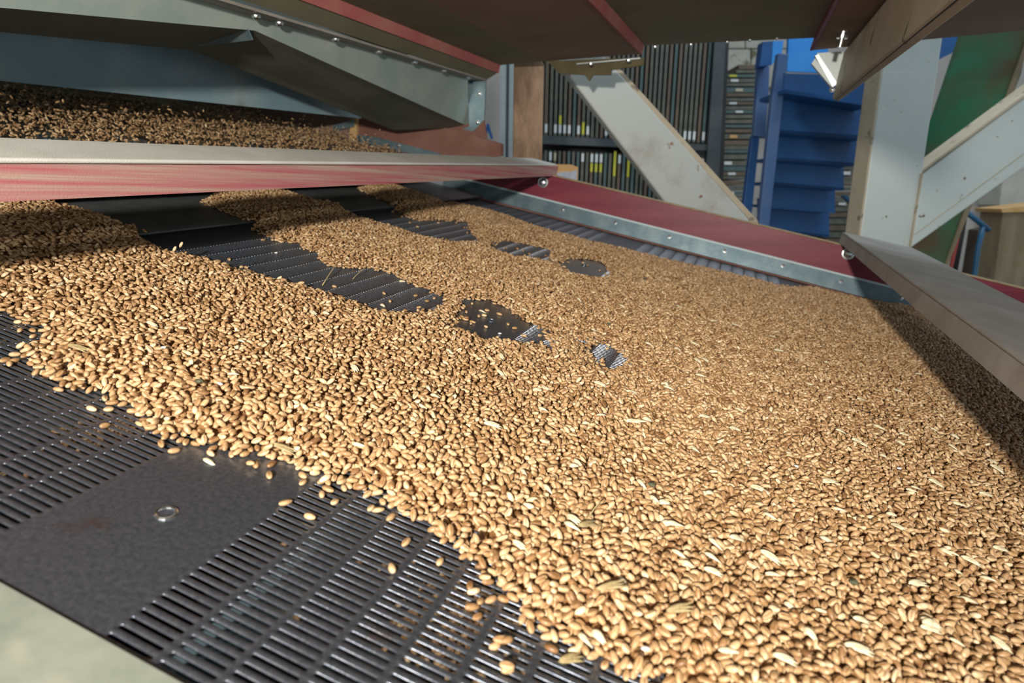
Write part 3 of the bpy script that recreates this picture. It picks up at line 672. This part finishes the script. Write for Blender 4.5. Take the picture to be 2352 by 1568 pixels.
def segdist(pt, P_):
    d = np.full(len(pt), 9.0); Q = np.roll(P_, -1, 0)
    for a, b in zip(P_, Q):
        e = b - a; t = np.clip(((pt - a) @ e) / (e @ e + 1e-12), 0, 1); d = np.minimum(d, np.hypot(*(pt - a - t[:, None] * e).T))
    return d
def inside(pt, P_):
    Q = np.roll(P_, -1, 0); c = np.zeros(len(pt), bool)
    for a, b in zip(P_, Q):
        c ^= ((a[1] > pt[:, 1]) != (b[1] > pt[:, 1])) & (pt[:, 0] < (b[0] - a[0]) * (pt[:, 1] - a[1]) / (b[1] - a[1] + 1e-12) + a[0])
    return c
GA0, GA1, GB0, GB1, RS = -.70, .42, .120, 1.283, .0005
CS = .004; nca, ncb = int((GA1 - GA0) / CS) + 2, int((GB1 - GB0) / CS) + 2
cg = np.stack(np.meshgrid(GA0 + CS * np.arange(nca), GB0 + CS * np.arange(ncb), indexing='ij'), -1).reshape(-1, 2)
sd = np.full(len(cg), -9.0)
for P_ in COVER: sd = np.maximum(sd, np.where(inside(cg, P_), 1, -1) * segdist(cg, P_))
for P_ in HOLES: sd = np.minimum(sd, np.where(inside(cg, P_), -1, 1) * segdist(cg, P_))
def vnoise(p, s, seed):
    r = np.random.default_rng(seed).random((64, 64)); q = p / s; i = np.floor(q).astype(int); t = q - i; t = t * t * (3 - 2 * t)
    g = lambda a, b: r[(i[:, 0] + a) % 64, (i[:, 1] + b) % 64]
    return (g(0, 0) * (1 - t[:, 0]) + g(1, 0) * t[:, 0]) * (1 - t[:, 1]) + (g(0, 1) * (1 - t[:, 0]) + g(1, 1) * t[:, 0]) * t[:, 1]
sd = sd + (vnoise(cg, .018, 3) - .5) * .010 + (vnoise(cg, .008, 9) - .5) * .007
Tc = np.clip(sd * .26 + .0022, 0, .0078) + np.clip(sd, 0, .04) / .04 * (vnoise(cg, .07, 1) * .0035 + vnoise(cg, .03, 2) * .0030)
Tc += np.where((cg[:, 0] > -.501) & (sd > 0), np.clip(1 - (cg[:, 0] + .501) / .06, 0, 1) * (PZ + .0018) * np.clip(sd / .01, 0, 1), 0)
Tc = np.where(sd > -.001, Tc, 0).reshape(nca, ncb)
na, nbn = int((GA1 - GA0) / RS), int((GB1 - GB0) / RS)
def bil(a, b):
    x = (a - GA0) / CS; y = (b - GB0) / CS; i = np.clip(x.astype(int), 0, nca - 2); j = np.clip(y.astype(int), 0, ncb - 2); u, v = x - i, y - j
    return (Tc[i, j] * (1 - u) + Tc[i + 1, j] * u) * (1 - v) + (Tc[i, j + 1] * (1 - u) + Tc[i + 1, j + 1] * u) * v
PAD = 20
HM = np.zeros((na + 2 * PAD, nbn + 2 * PAD), np.float32)
xa = GA0 + RS * (np.arange(na + 2 * PAD) - PAD + .5)
HM[xa < -.501, :] = PZ + .0018
ys_ = GB0 + RS * (np.arange(nbn + 2 * PAD) - PAD + .5)
for i in range(na + 2 * PAD):                      # filler core under the top layers
    T_ = bil(np.full(len(ys_), np.clip(xa[i], GA0, GA1)), np.clip(ys_, GB0, GB1))
    HM[i] = HM[i] + np.maximum(0, T_ - .0062)
NY = 32
KR = 8
gx, gy = np.meshgrid(np.arange(-KR, KR + 1) * RS, np.arange(-KR, KR + 1) * RS, indexing='ij')
def kern(yaw, L, W, T):
    u = gx * math.cos(yaw) + gy * math.sin(yaw); v = -gx * math.sin(yaw) + gy * math.cos(yaw)
    q = 1 - (u / (L / 2)) ** 2 - (v / (W / 2)) ** 2
    h = np.where(q > 0.02, np.sqrt(np.clip(q, 0, 1)) * T / 2, -9).astype(np.float32)
    return h, np.where(h > 0, u, 0).astype(np.float32)
SZ = [(.0051, .0028, .0025), (.0055, .0029, .0026), (.0059, .0029, .0026), (.0047, .0027, .0025)]
KER = [[kern(PI * k / NY, *s) for k in range(NY)] for s in SZ]
def project(a, b, n):
    d = R @ np.stack([a, b, n - H0]); return CX + F * d[0] / d[2], CY + F * d[1] / d[2], d[2]
placed = []
def drop(a, b, tmax, ncand=2):
    best = None
    for c in range(ncand):
        aa, bb = a + random.uniform(-.0012, .0012), b + random.uniform(-.0012, .0012)
        i, j = int((aa - GA0) / RS) + PAD, int((bb - GB0) / RS) + PAD
        if i < KR or j < KR or i >= HM.shape[0] - KR - 1 or j >= HM.shape[1] - KR - 1: continue
        s = random.randrange(4); k = random.randrange(NY)
        h, u = KER[s][k]
        Pp = HM[i - KR:i + KR + 1, j - KR:j + KR + 1]
        yaw = PI * k / NY
        c_, s_ = math.cos(yaw), math.sin(yaw); q = 4
        hf = Pp[KR + round(q * c_), KR + round(q * s_)]; hb_ = Pp[KR - round(q * c_), KR - round(q * s_)]
        t = max(-.75, min(.75, float(hf - hb_) / (2 * q * RS) * .8))
        z = float((Pp - u * t + h).max())
        if best is None or z < best[0]: best = (z, aa, bb, i, j, s, k, t)
    if best is None or best[0] > tmax: return False
    z, aa, bb, i, j, s, k, t = best; h, u = KER[s][k]
    Pp = HM[i - KR:i + KR + 1, j - KR:j + KR + 1]
    np.maximum(Pp, np.where(h > 0, z + u * t + h, 0), out=Pp)
    yaw = PI * k / NY; fl = random.random() < .5
    L, W, T = SZ[s]
    placed.append((aa, bb, z, yaw + (PI if fl else 0), math.atan(-t if fl else t), random.uniform(-.5, .5), L * random.uniform(.95, 1.05), W * 1.03, T * 1.03, min(1, max(0, random.gauss(.5, .23))), float(random.random() < .38), i, j))
    return True
def jitter_pass(sp_, extra, seed, near=0, far=9):
    r = np.random.default_rng(seed)
    A_, B_ = np.meshgrid(np.arange(GA0, GA1, sp_), np.arange(GB0 + .003, GB1 - .002, sp_), indexing='ij')
    A_ = A_.ravel() + r.uniform(-.5, .5, A_.size) * sp_; B_ = B_.ravel() + r.uniform(-.5, .5, B_.size) * sp_
    T_ = bil(A_, B_)
    x, y, dz_ = project(A_, B_, T_)
    ok = (T_ > .0012) & (x > -250) & (x < 3300) & (y < 1900) & (y > 300) & (dz_ > .05) & (B_ < GB1 - .003)
    idx = np.nonzero(ok)[0]; r.shuffle(idx)
    for q in idx:
        base = (PZ + .0018) if A_[q] < -.501 else 0
        drop(A_[q], B_[q], base + T_[q] + extra, 2)
jitter_pass(.0040, .0006, 11)
jitter_pass(.0037, .0010, 12)
jitter_pass(.0037, .0012, 13)
# strays around the drift's edges
r_ = np.random.default_rng(21); SDg = sd.reshape(nca, ncb)
q_ = r_.uniform((GA0, GB0 + .004), (GA1, GB1 - .006), (60000, 2))
s_ = SDg[((q_[:, 0] - GA0) / CS).astype(int), ((q_[:, 1] - GB0) / CS).astype(int)]
x_, y_, z_ = project(q_[:, 0], q_[:, 1], np.zeros(len(q_)))
ok_ = (s_ < .001) & (s_ > -.016) & (r_.random(len(q_)) < .30 * np.exp(s_ / .0045)) & (x_ > -60) & (x_ < 2420) & (y_ < 1620) & (z_ > .05)
for a_, b_ in q_[ok_]: drop(a_, b_, .012, 1)
# single kernels the photograph shows lying free on the metal (photo positions, yaw)
LOOSE = [(658, 1150), (709, 1183), (765, 1152), (905, 1302), (1014, 1293), (1076, 1340), (1083, 1352), (1118, 1332), (1077, 1392), (1104, 1384), (1125, 1370), (1098, 1416), (480, 1040), (472, 1022), (590, 1062), (618, 1064), (622, 1090),
         (580, 1068), (692, 1108), (690, 1090), (742, 1132), (750, 1120), (213, 936), (320, 951), (372, 1018), (86, 857), (127, 862), (8, 826), (35, 826), (70, 757), (45, 757), (78, 771), (48, 802), (44, 738), (140, 892), (178, 898), (10, 715),
         (928, 1240), (950, 1195), (895, 1183), (870, 1168), (850, 1168), (1050, 1262), (1030, 1240), (1006, 1237), (1141, 1478), (1150, 1468), (1160, 1490), (1175, 1535), (1165, 1545), (1430, 1535), (1455, 1545), (1465, 1500),
         (528, 594), (552, 612), (565, 612), (732, 594), (615, 540), (627, 550), (648, 541), (784, 601), (690, 668), (768, 657), (880, 672), (894, 690), (1060, 728), (1112, 722), (1120, 712), (1088, 738), (1118, 750), (1165, 742), (1180, 752), (1098, 725), (1070, 733), (1150, 720),
         (1205, 770), (940, 510), (960, 520), (1076, 528), (1140, 562), (1165, 568), (1200, 575), (1215, 582), (1188, 570), (1350, 608), (1376, 620), (1360, 790), (1395, 800), (1340, 603), (980, 690), (955, 678), (1000, 684), (1020, 690)]
n_bed = len(placed)
for x, y in LOOSE:
    a, b, _ = onN(x, y, .0016)
    i0 = len(placed); drop(a, b, .02, 1)
print('kernels', len(placed))
PL = np.array(placed); GR = PL[:, :11]
# which show largest: top of the pile, inside the frame, nearest first
ii, jj = PL[:, 11].astype(int), PL[:, 12].astype(int)
topm = HM[ii, jj] - GR[:, 2] < .0019
px_, py_, pz_ = project(GR[:, 0], GR[:, 1], GR[:, 2])
vis = topm & (px_ > 5) & (px_ < 2347) & (py_ > 100) & (py_ < 1560)
isloose = np.arange(len(PL)) >= n_bed
near_loose = isloose & vis & (pz_ < .62)
order = np.argsort(pz_ + np.where(vis, 0, 99)); order = [k for k in order if not near_loose[k]]
pick = list(np.nonzero(near_loose)[0]) + order[:300 - int(near_loose.sum())]
pickset = np.zeros(len(PL), bool); pickset[pick] = True
def grain_object(k):
    g = GR[k:k + 1].copy(); loc = g[0, :3].copy(); g[0, :3] = 0
    V_, F_, A_ = bake_grains(g, 0)
    me = bigmesh('wheat_kernel', V_, F_, m_grain, True, A_)
    o = bpy.data.objects.new('wheat_kernel', me); C.objects.link(o)
    T4 = np.eye(4); T4[:3, 3] = loc; o.matrix_world = Matrix((S4 @ T4).tolist())
    return o
def tone(t): return 'dark amber' if t < .25 else ('pale' if t > .78 else 'tan')
for k in pick:
    o = grain_object(k); x, y = px_[k], py_[k]; tn = tone(GR[k, 9])
    if isloose[k]:
        if 600 < x < 720 and y > 1135: w_ = 'alone at the end of the plain steel band'
        elif 700 < x < 830 and y > 1100: w_ = 'at the right corner of the plain steel band'
        elif 440 < x < 770 and 1000 < y < 1135: w_ = 'mirrored in the plain steel band below the drift edge'
        elif x < 420 and y > 900: w_ = 'on the slots just above the plain steel band'
        elif x < 420: w_ = 'loose on the slots at the left edge of the drift'
        elif 880 < x < 925 and 1280 < y < 1320: w_ = 'lying alone on the slots, farthest from the drift'
        elif 1000 < x < 1030 and 1270 < y < 1310: w_ = 'lying alone on the slots just right of the farthest one'
        elif y > 1450: w_ = 'loose on the slots at the bottom edge'
        elif y > 1310: w_ = 'in the loose cluster left of the lower drift edge'
        elif y > 1140: w_ = 'loose along the lower drift edge over the slots'
        elif y < 660 and x < 860: w_ = 'scattered on the bare slots in the middle left gap'
        elif x > 860 and y > 600 and y < 800: w_ = 'in or by the bare dark patch around the middle rivet'
        else: w_ = 'lying loose on the bare sieve'
        tag(o, '%s wheat kernel %s' % (tn, w_), 'wheat kernel', 'loose %s wheat kernels %s' % (tn, w_))
    else:
        w_ = 'nearest the bottom edge, left part' if x < 1500 else ('nearest the bottom edge, middle part' if x < 1950 else 'nearest the bottom right corner')
        v_ = 'creased side up' if GR[k, 10] else 'smooth side up'
        tag(o, '%s wheat kernel, %s, in the drift %s' % (tn, v_, w_), 'wheat kernel', '%s wheat kernels %s in the drift %s' % (tn, v_, w_))
rest = GR[~pickset]; rd = pz_[~pickset]
Vs, Fs, As = [], [], []; off = 0
for lod, sel in ((0, rd < .36), (1, (rd >= .36) & (rd < .8)), (2, rd >= .8)):
    if sel.any():
        V_, F_, A_ = bake_grains(rest[sel], lod); Vs.append(V_); Fs.append(F_ + off); As.append(A_); off += len(V_)
# filler core surface (what lies deeper in the drift)
st_ = 4
ca_, cb_ = nca // 1, ncb // 1
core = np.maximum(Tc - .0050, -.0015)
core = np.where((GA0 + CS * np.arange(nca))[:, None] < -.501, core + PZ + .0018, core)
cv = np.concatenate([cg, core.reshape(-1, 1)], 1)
id_ = np.arange(nca * ncb).reshape(nca, ncb)
thick = (Tc[:-1, :-1] > .0052) & (Tc[1:, 1:] > .0052) & (Tc[1:, :-1] > .0052) & (Tc[:-1, 1:] > .0052)
inb = cg[:, 1].reshape(nca, ncb)[:-1, :-1] < GB1 - .006
cf = np.stack([id_[:-1, :-1], id_[1:, :-1], id_[1:, 1:], id_[:-1, 1:]], -1)[thick & inb]
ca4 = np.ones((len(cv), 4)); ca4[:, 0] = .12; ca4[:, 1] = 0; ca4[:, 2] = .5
Vs.append(cv); Fs.append(cf + off); As.append(ca4); off += len(cv)
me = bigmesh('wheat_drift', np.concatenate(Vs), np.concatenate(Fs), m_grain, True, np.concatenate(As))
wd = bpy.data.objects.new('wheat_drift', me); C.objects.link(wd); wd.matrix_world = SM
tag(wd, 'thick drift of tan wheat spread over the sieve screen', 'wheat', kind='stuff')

# jumping wheat over the feed tray
def cloud(n, fn, lod, name, label):
    G_ = np.zeros((n, 11)); 
    for i in range(n):
        a, b, z = fn(); G_[i] = (a, b, z, random.uniform(0, 2 * PI), random.gauss(0, .6), random.uniform(-.6, .6),   .0056, .0029, .0026, min(1, max(0, random.gauss(.45, .22))), float(random.random() < .3))
    V_, F_, A_ = bake_grains(G_, lod); me = bigmesh(name, V_, F_, m_grain, True, A_)
    o = bpy.data.objects.new(name, me); C.objects.link(o); o.matrix_world = SM
    tag(o, label, 'wheat', kind='stuff'); return o
def fn_feed():
    a = random.uniform(-1.12, -.70); b = random.uniform(.36, 1.285)
    z = .048 + abs(random.gauss(0, .5)) * .018
    if random.random() < .05: z += random.uniform(0, .03)
    return a, b, z
cloud(8500, fn_feed, 2, 'jumping_wheat', 'wheat jumping over the feed tray, upper left')
def fn_pan():
    if random.random() < .6:
        c = onN(*random.choice(((1040, 1430), (225, 985), (1010, 1480), (1080, 1390))), -.0295); return c[0] + random.gauss(0, .009), c[1] + random.gauss(0, .009), -.0295 + random.uniform(0, .004)
    return random.uniform(-.5, .1), random.uniform(.12, .5), -.0295
cloud(900, fn_pan, 1, 'sifted_wheat', 'small wheat fallen through the slots onto the pan')

# ------------------------------------------------------------------ chaff, straw, seeds
def topz(a, b):
    i, j = int((a - GA0) / RS) + PAD, int((b - GB0) / RS) + PAD
    if 2 < i < HM.shape[0] - 3 and 2 < j < HM.shape[1] - 3: return float(HM[i - 2:i + 3, j - 2:j + 3].max())
    return 0.0
def husk_mesh(L, W, lobes, seed):
    r = random.Random(seed); V_, F_ = [], []
    for l in range(lobes):
        ang = (l - (lobes - 1) / 2) * .15 + r.uniform(-.05, .05); Ll = L * r.uniform(.75, 1); n = 9
        base = len(V_)
        for i in range(n + 1):
            t = i / n; wdt = W * math.sin(PI * t ** .7) ** .9 * (1 - .3 * t) / 2 + .00008
            x = Ll * t; cx_, sx_ = math.cos(ang), math.sin(ang)
            for k in range(5):
                s = (k - 2) / 2; y = s * wdt; z = (1 - s * s) * wdt * .7 + .0005 * math.sin(PI * t) + l * .0003
                V_.append((x * cx_ - y * sx_ - L * .45, x * sx_ + y * cx_, z))
            for k in range(5):
                s = (2 - k) / 2; y = s * wdt * .92; z = (1 - s * s) * wdt * .7 - .00025 + .0005 * math.sin(PI * t) + l * .0003
                V_.append((x * cx_ - y * sx_ - L * .45, x * sx_ + y * cx_, z))
        for i in range(n):
            for k in range(10):
                a, b = base + i * 10 + k, base + i * 10 + (k + 1) % 10; F_.append((a, a + 10, b + 10, b))
    me = bpy.data.meshes.new('chaff_husk'); me.from_pydata(V_, [], F_); me.polygons.foreach_set('use_smooth', [True] * len(F_)); return me
HM_ = [husk_mesh(.0095, .0034, 1, 1), husk_mesh(.0105, .0032, 2, 2), husk_mesh(.0115, .0028, 3, 3), husk_mesh(.0085, .0040, 2, 4)]
for m_ in HM_: m_.materials.append(m_husk)
HD = [husk_mesh(.010, .0022, 3, 5), husk_mesh(.013, .0018, 3, 6)]
for m_ in HD: m_.materials.append(m_huskdark)
def place(meshlist, name, x, y, yaw, scale, lift=.0):
    a, b, _ = onN(x, y, .009); 
    for _k in range(3):
        z = topz(a, b); a, b, _ = onN(x, y, z + .001)
    z = topz(a, b)
    o = bpy.data.objects.new(name, random.choice(meshlist)); C.objects.link(o)
    T4 = np.eye(4); T4[:3, 3] = (a, b, z + lift); c_, s_ = math.cos(yaw), math.sin(yaw); p_ = random.uniform(-.25, .25)
    Rz = np.array([[c_, -s_, 0], [s_, c_, 0], [0, 0, 1.]]); Ry = np.array([[math.cos(p_), 0, math.sin(p_)], [0, 1, 0], [-math.sin(p_), 0, math.cos(p_)]])
    T4[:3, :3] = Rz @ Ry * scale; o.matrix_world = Matrix((S4 @ T4).tolist()); return o
o = place([HM_[0]], 'chaff_husk', 483, 1058, .05, .95); tag(o, 'pale husk lying alone on the plain steel band', 'husk')
o = place([HM_[0]], 'chaff_husk', 1108, 713, -.2, .95); tag(o, 'pale husk in the dark patch by the middle rivet', 'husk')
HP = [(555, 775), (535, 858), (825, 1018), (985, 890), (1380, 955), (1245, 945), (720, 715), (750, 718), (912, 635), (925, 645), (545, 795), (440, 835), (815, 845), (1035, 800), (1150, 855), (1205, 720), (1170, 700), (1450, 895), (1470, 965),
      (1600, 1025), (1530, 885), (1500, 920), (1790, 803), (1775, 770), (1640, 735), (1490, 790), (1530, 1145), (1320, 1190), (1550, 1200), (1640, 1310), (2110, 1335), (2205, 1155), (2265, 1135), (2140, 1440), (2200, 1470), (1680, 1480), (1640, 1255),
      (1780, 760), (1900, 830), (1860, 880), (2060, 900), (2110, 860), (1690, 745), (1850, 720), (1955, 740), (2030, 1045), (1970, 1010), (2280, 1060), (2190, 1025), (350, 740), (415, 640), (140, 650), (690, 570), (880, 700), (1330, 1060), (1000, 905),
      (1430, 700), (1560, 800), (1610, 860), (1745, 1120), (1905, 1240), (2050, 1180), (2230, 1290), (1980, 1420), (1820, 1380), (2300, 1480), (1130, 985), (1260, 1120), (1690, 980), (1560, 700), (1330, 690), (1240, 640), (2150, 980), (2210, 930)]
for k_ in range(70):
    x_, y_ = random.uniform(1150, 2330), random.uniform(690, 1520)
    if y_ > 640 + (x_ - 1500) * .42: HP.append((x_, y_))
for i, (x, y) in enumerate(HP):
    o = place(HM_, 'chaff_husk', x, y, random.uniform(-.9, .6), random.uniform(.7, 1.05))
    ny = 'far' if y < 760 else ('middle' if y < 1050 else 'near'); nx = 'left' if x < 800 else ('centre' if x < 1500 else 'right')
    tag(o, 'pale dry chaff husk on the %s part of the drift, %s' % (ny, nx), 'husk', 'chaff husks on the %s %s part of the drift' % (ny, nx))
for i, (x, y, yw, lab) in enumerate([(178, 800, .5, 'brown bristly husk at the left end of the drift'), (1405, 1345, .7, 'brown frayed husk over the lower drift edge'), (1310, 1515, .8, 'long brown frayed husk at the bottom edge'), (650, 1030, .4, 'brown husk at the drift edge above the steel band'), (1560, 1400, .5, 'brown husk low in the drift right of the frayed one'), (1350, 1205, 1.0, 'brown awned husk in the lower middle drift')]):
    o = place([HD[i % 2]], 'brown_husk', x, y, yw, 1.15, .001); tag(o, lab, 'husk')
def straw(p0, p1, lift, label, r=.0003):
    a0 = onN(*p0, .006); a1 = onN(*p1, .006 + lift * .5); 
    z0, z1 = topz(a0[0], a0[1]) + .0006, topz(a0[0], a0[1]) + lift
    m0 = [(a0[0] + (a1[0] - a0[0]) * t, a0[1] + (a1[1] - a0[1]) * t, z0 + (z1 - z0) * t + .001 * math.sin(PI * t)) for t in np.linspace(0, 1, 7)]
    tag(tube('straw_piece', [SW(*q) for q in m0], r, m_straw, None, 6), label, 'straw')
straw((742, 642), (778, 598), .010, 'thin straw standing up by the middle left bare gap', .0005)
straw((812, 628), (842, 607), .006, 'thin straw over the middle bare gap', .0004)
straw((1335, 1225), (1372, 1180), .006, 'thin awn in the lower middle drift')
def blob_mesh(name, m, seed, sx):
    r = random.Random(seed); kv, kf, _, _ = kernel(5, 8); V_ = kv * np.array(sx) * np.array([[1 + r.uniform(-.15, .15)] for _q in kv])
    me = bpy.data.meshes.new(name); me.from_pydata(V_.tolist(), [], kf.tolist()); me.materials.append(m); return me
BS = blob_mesh('weed_seed', m_seed, 1, (.0021, .0015, .0014)); BW = blob_mesh('white_fragment', m_chalk, 2, (.0014, .001, .0008))
SEEDP = [(457, 873, 'above the drift centre left'), (1497, 1112, 'in the near centre drift'), (1397, 748, 'in the far centre drift'), (1960, 1338, 'in the near right drift'), (1480, 640, 'in the far drift by the wall'), (1885, 735, 'in the far right drift'), (1880, 690, 'near the trim, far right')]
for x, y, t in SEEDP: tag(place([BS], 'weed_seed', x, y, .3, 1, .0008), 'small dark green weed seed ' + t, 'seed')
for x, y, t in [(505, 880, 'left centre'), (375, 800, 'upper left'), (2068, 1070, 'right side'), (1830, 1070, 'right of centre'), (1490, 1468, 'bottom middle'), (634, 580, 'on the bare slots, middle left'), (1148, 765, 'at the lower rim of the dark patch'), (545, 745, 'upper left, behind the first')]:
    tag(place([BW], 'white_fragment', x, y, .3, 1, .0008), 'tiny white fragment among the wheat, ' + t, 'fragment')
# kernels caught in the air
for x, y, n, t in ((401, 572, .017, 'jumping upright at the crest of the left drift'), (416, 562, .020, 'jumping upright highest over the left drift'), (222, 565, .016, 'jumping in the shade by the left lane')):
    a, b, _ = onN(x, y, n); g = np.array([(a, b, n, .6, 1.2, 0, .0056, .0029, .0026, .9, 0.)])
    GR2 = g; V_, F_, A_ = bake_grains(np.array([[0, 0, 0, *g[0, 3:]]]), 0); me = bigmesh('wheat_kernel', V_, F_, m_grain, True, A_)
    o = bpy.data.objects.new('wheat_kernel', me); C.objects.link(o); T4 = np.eye(4); T4[:3, 3] = (a, b, n); o.matrix_world = Matrix((S4 @ T4).tolist())
    tag(o, 'pale wheat kernel ' + t, 'wheat kernel')
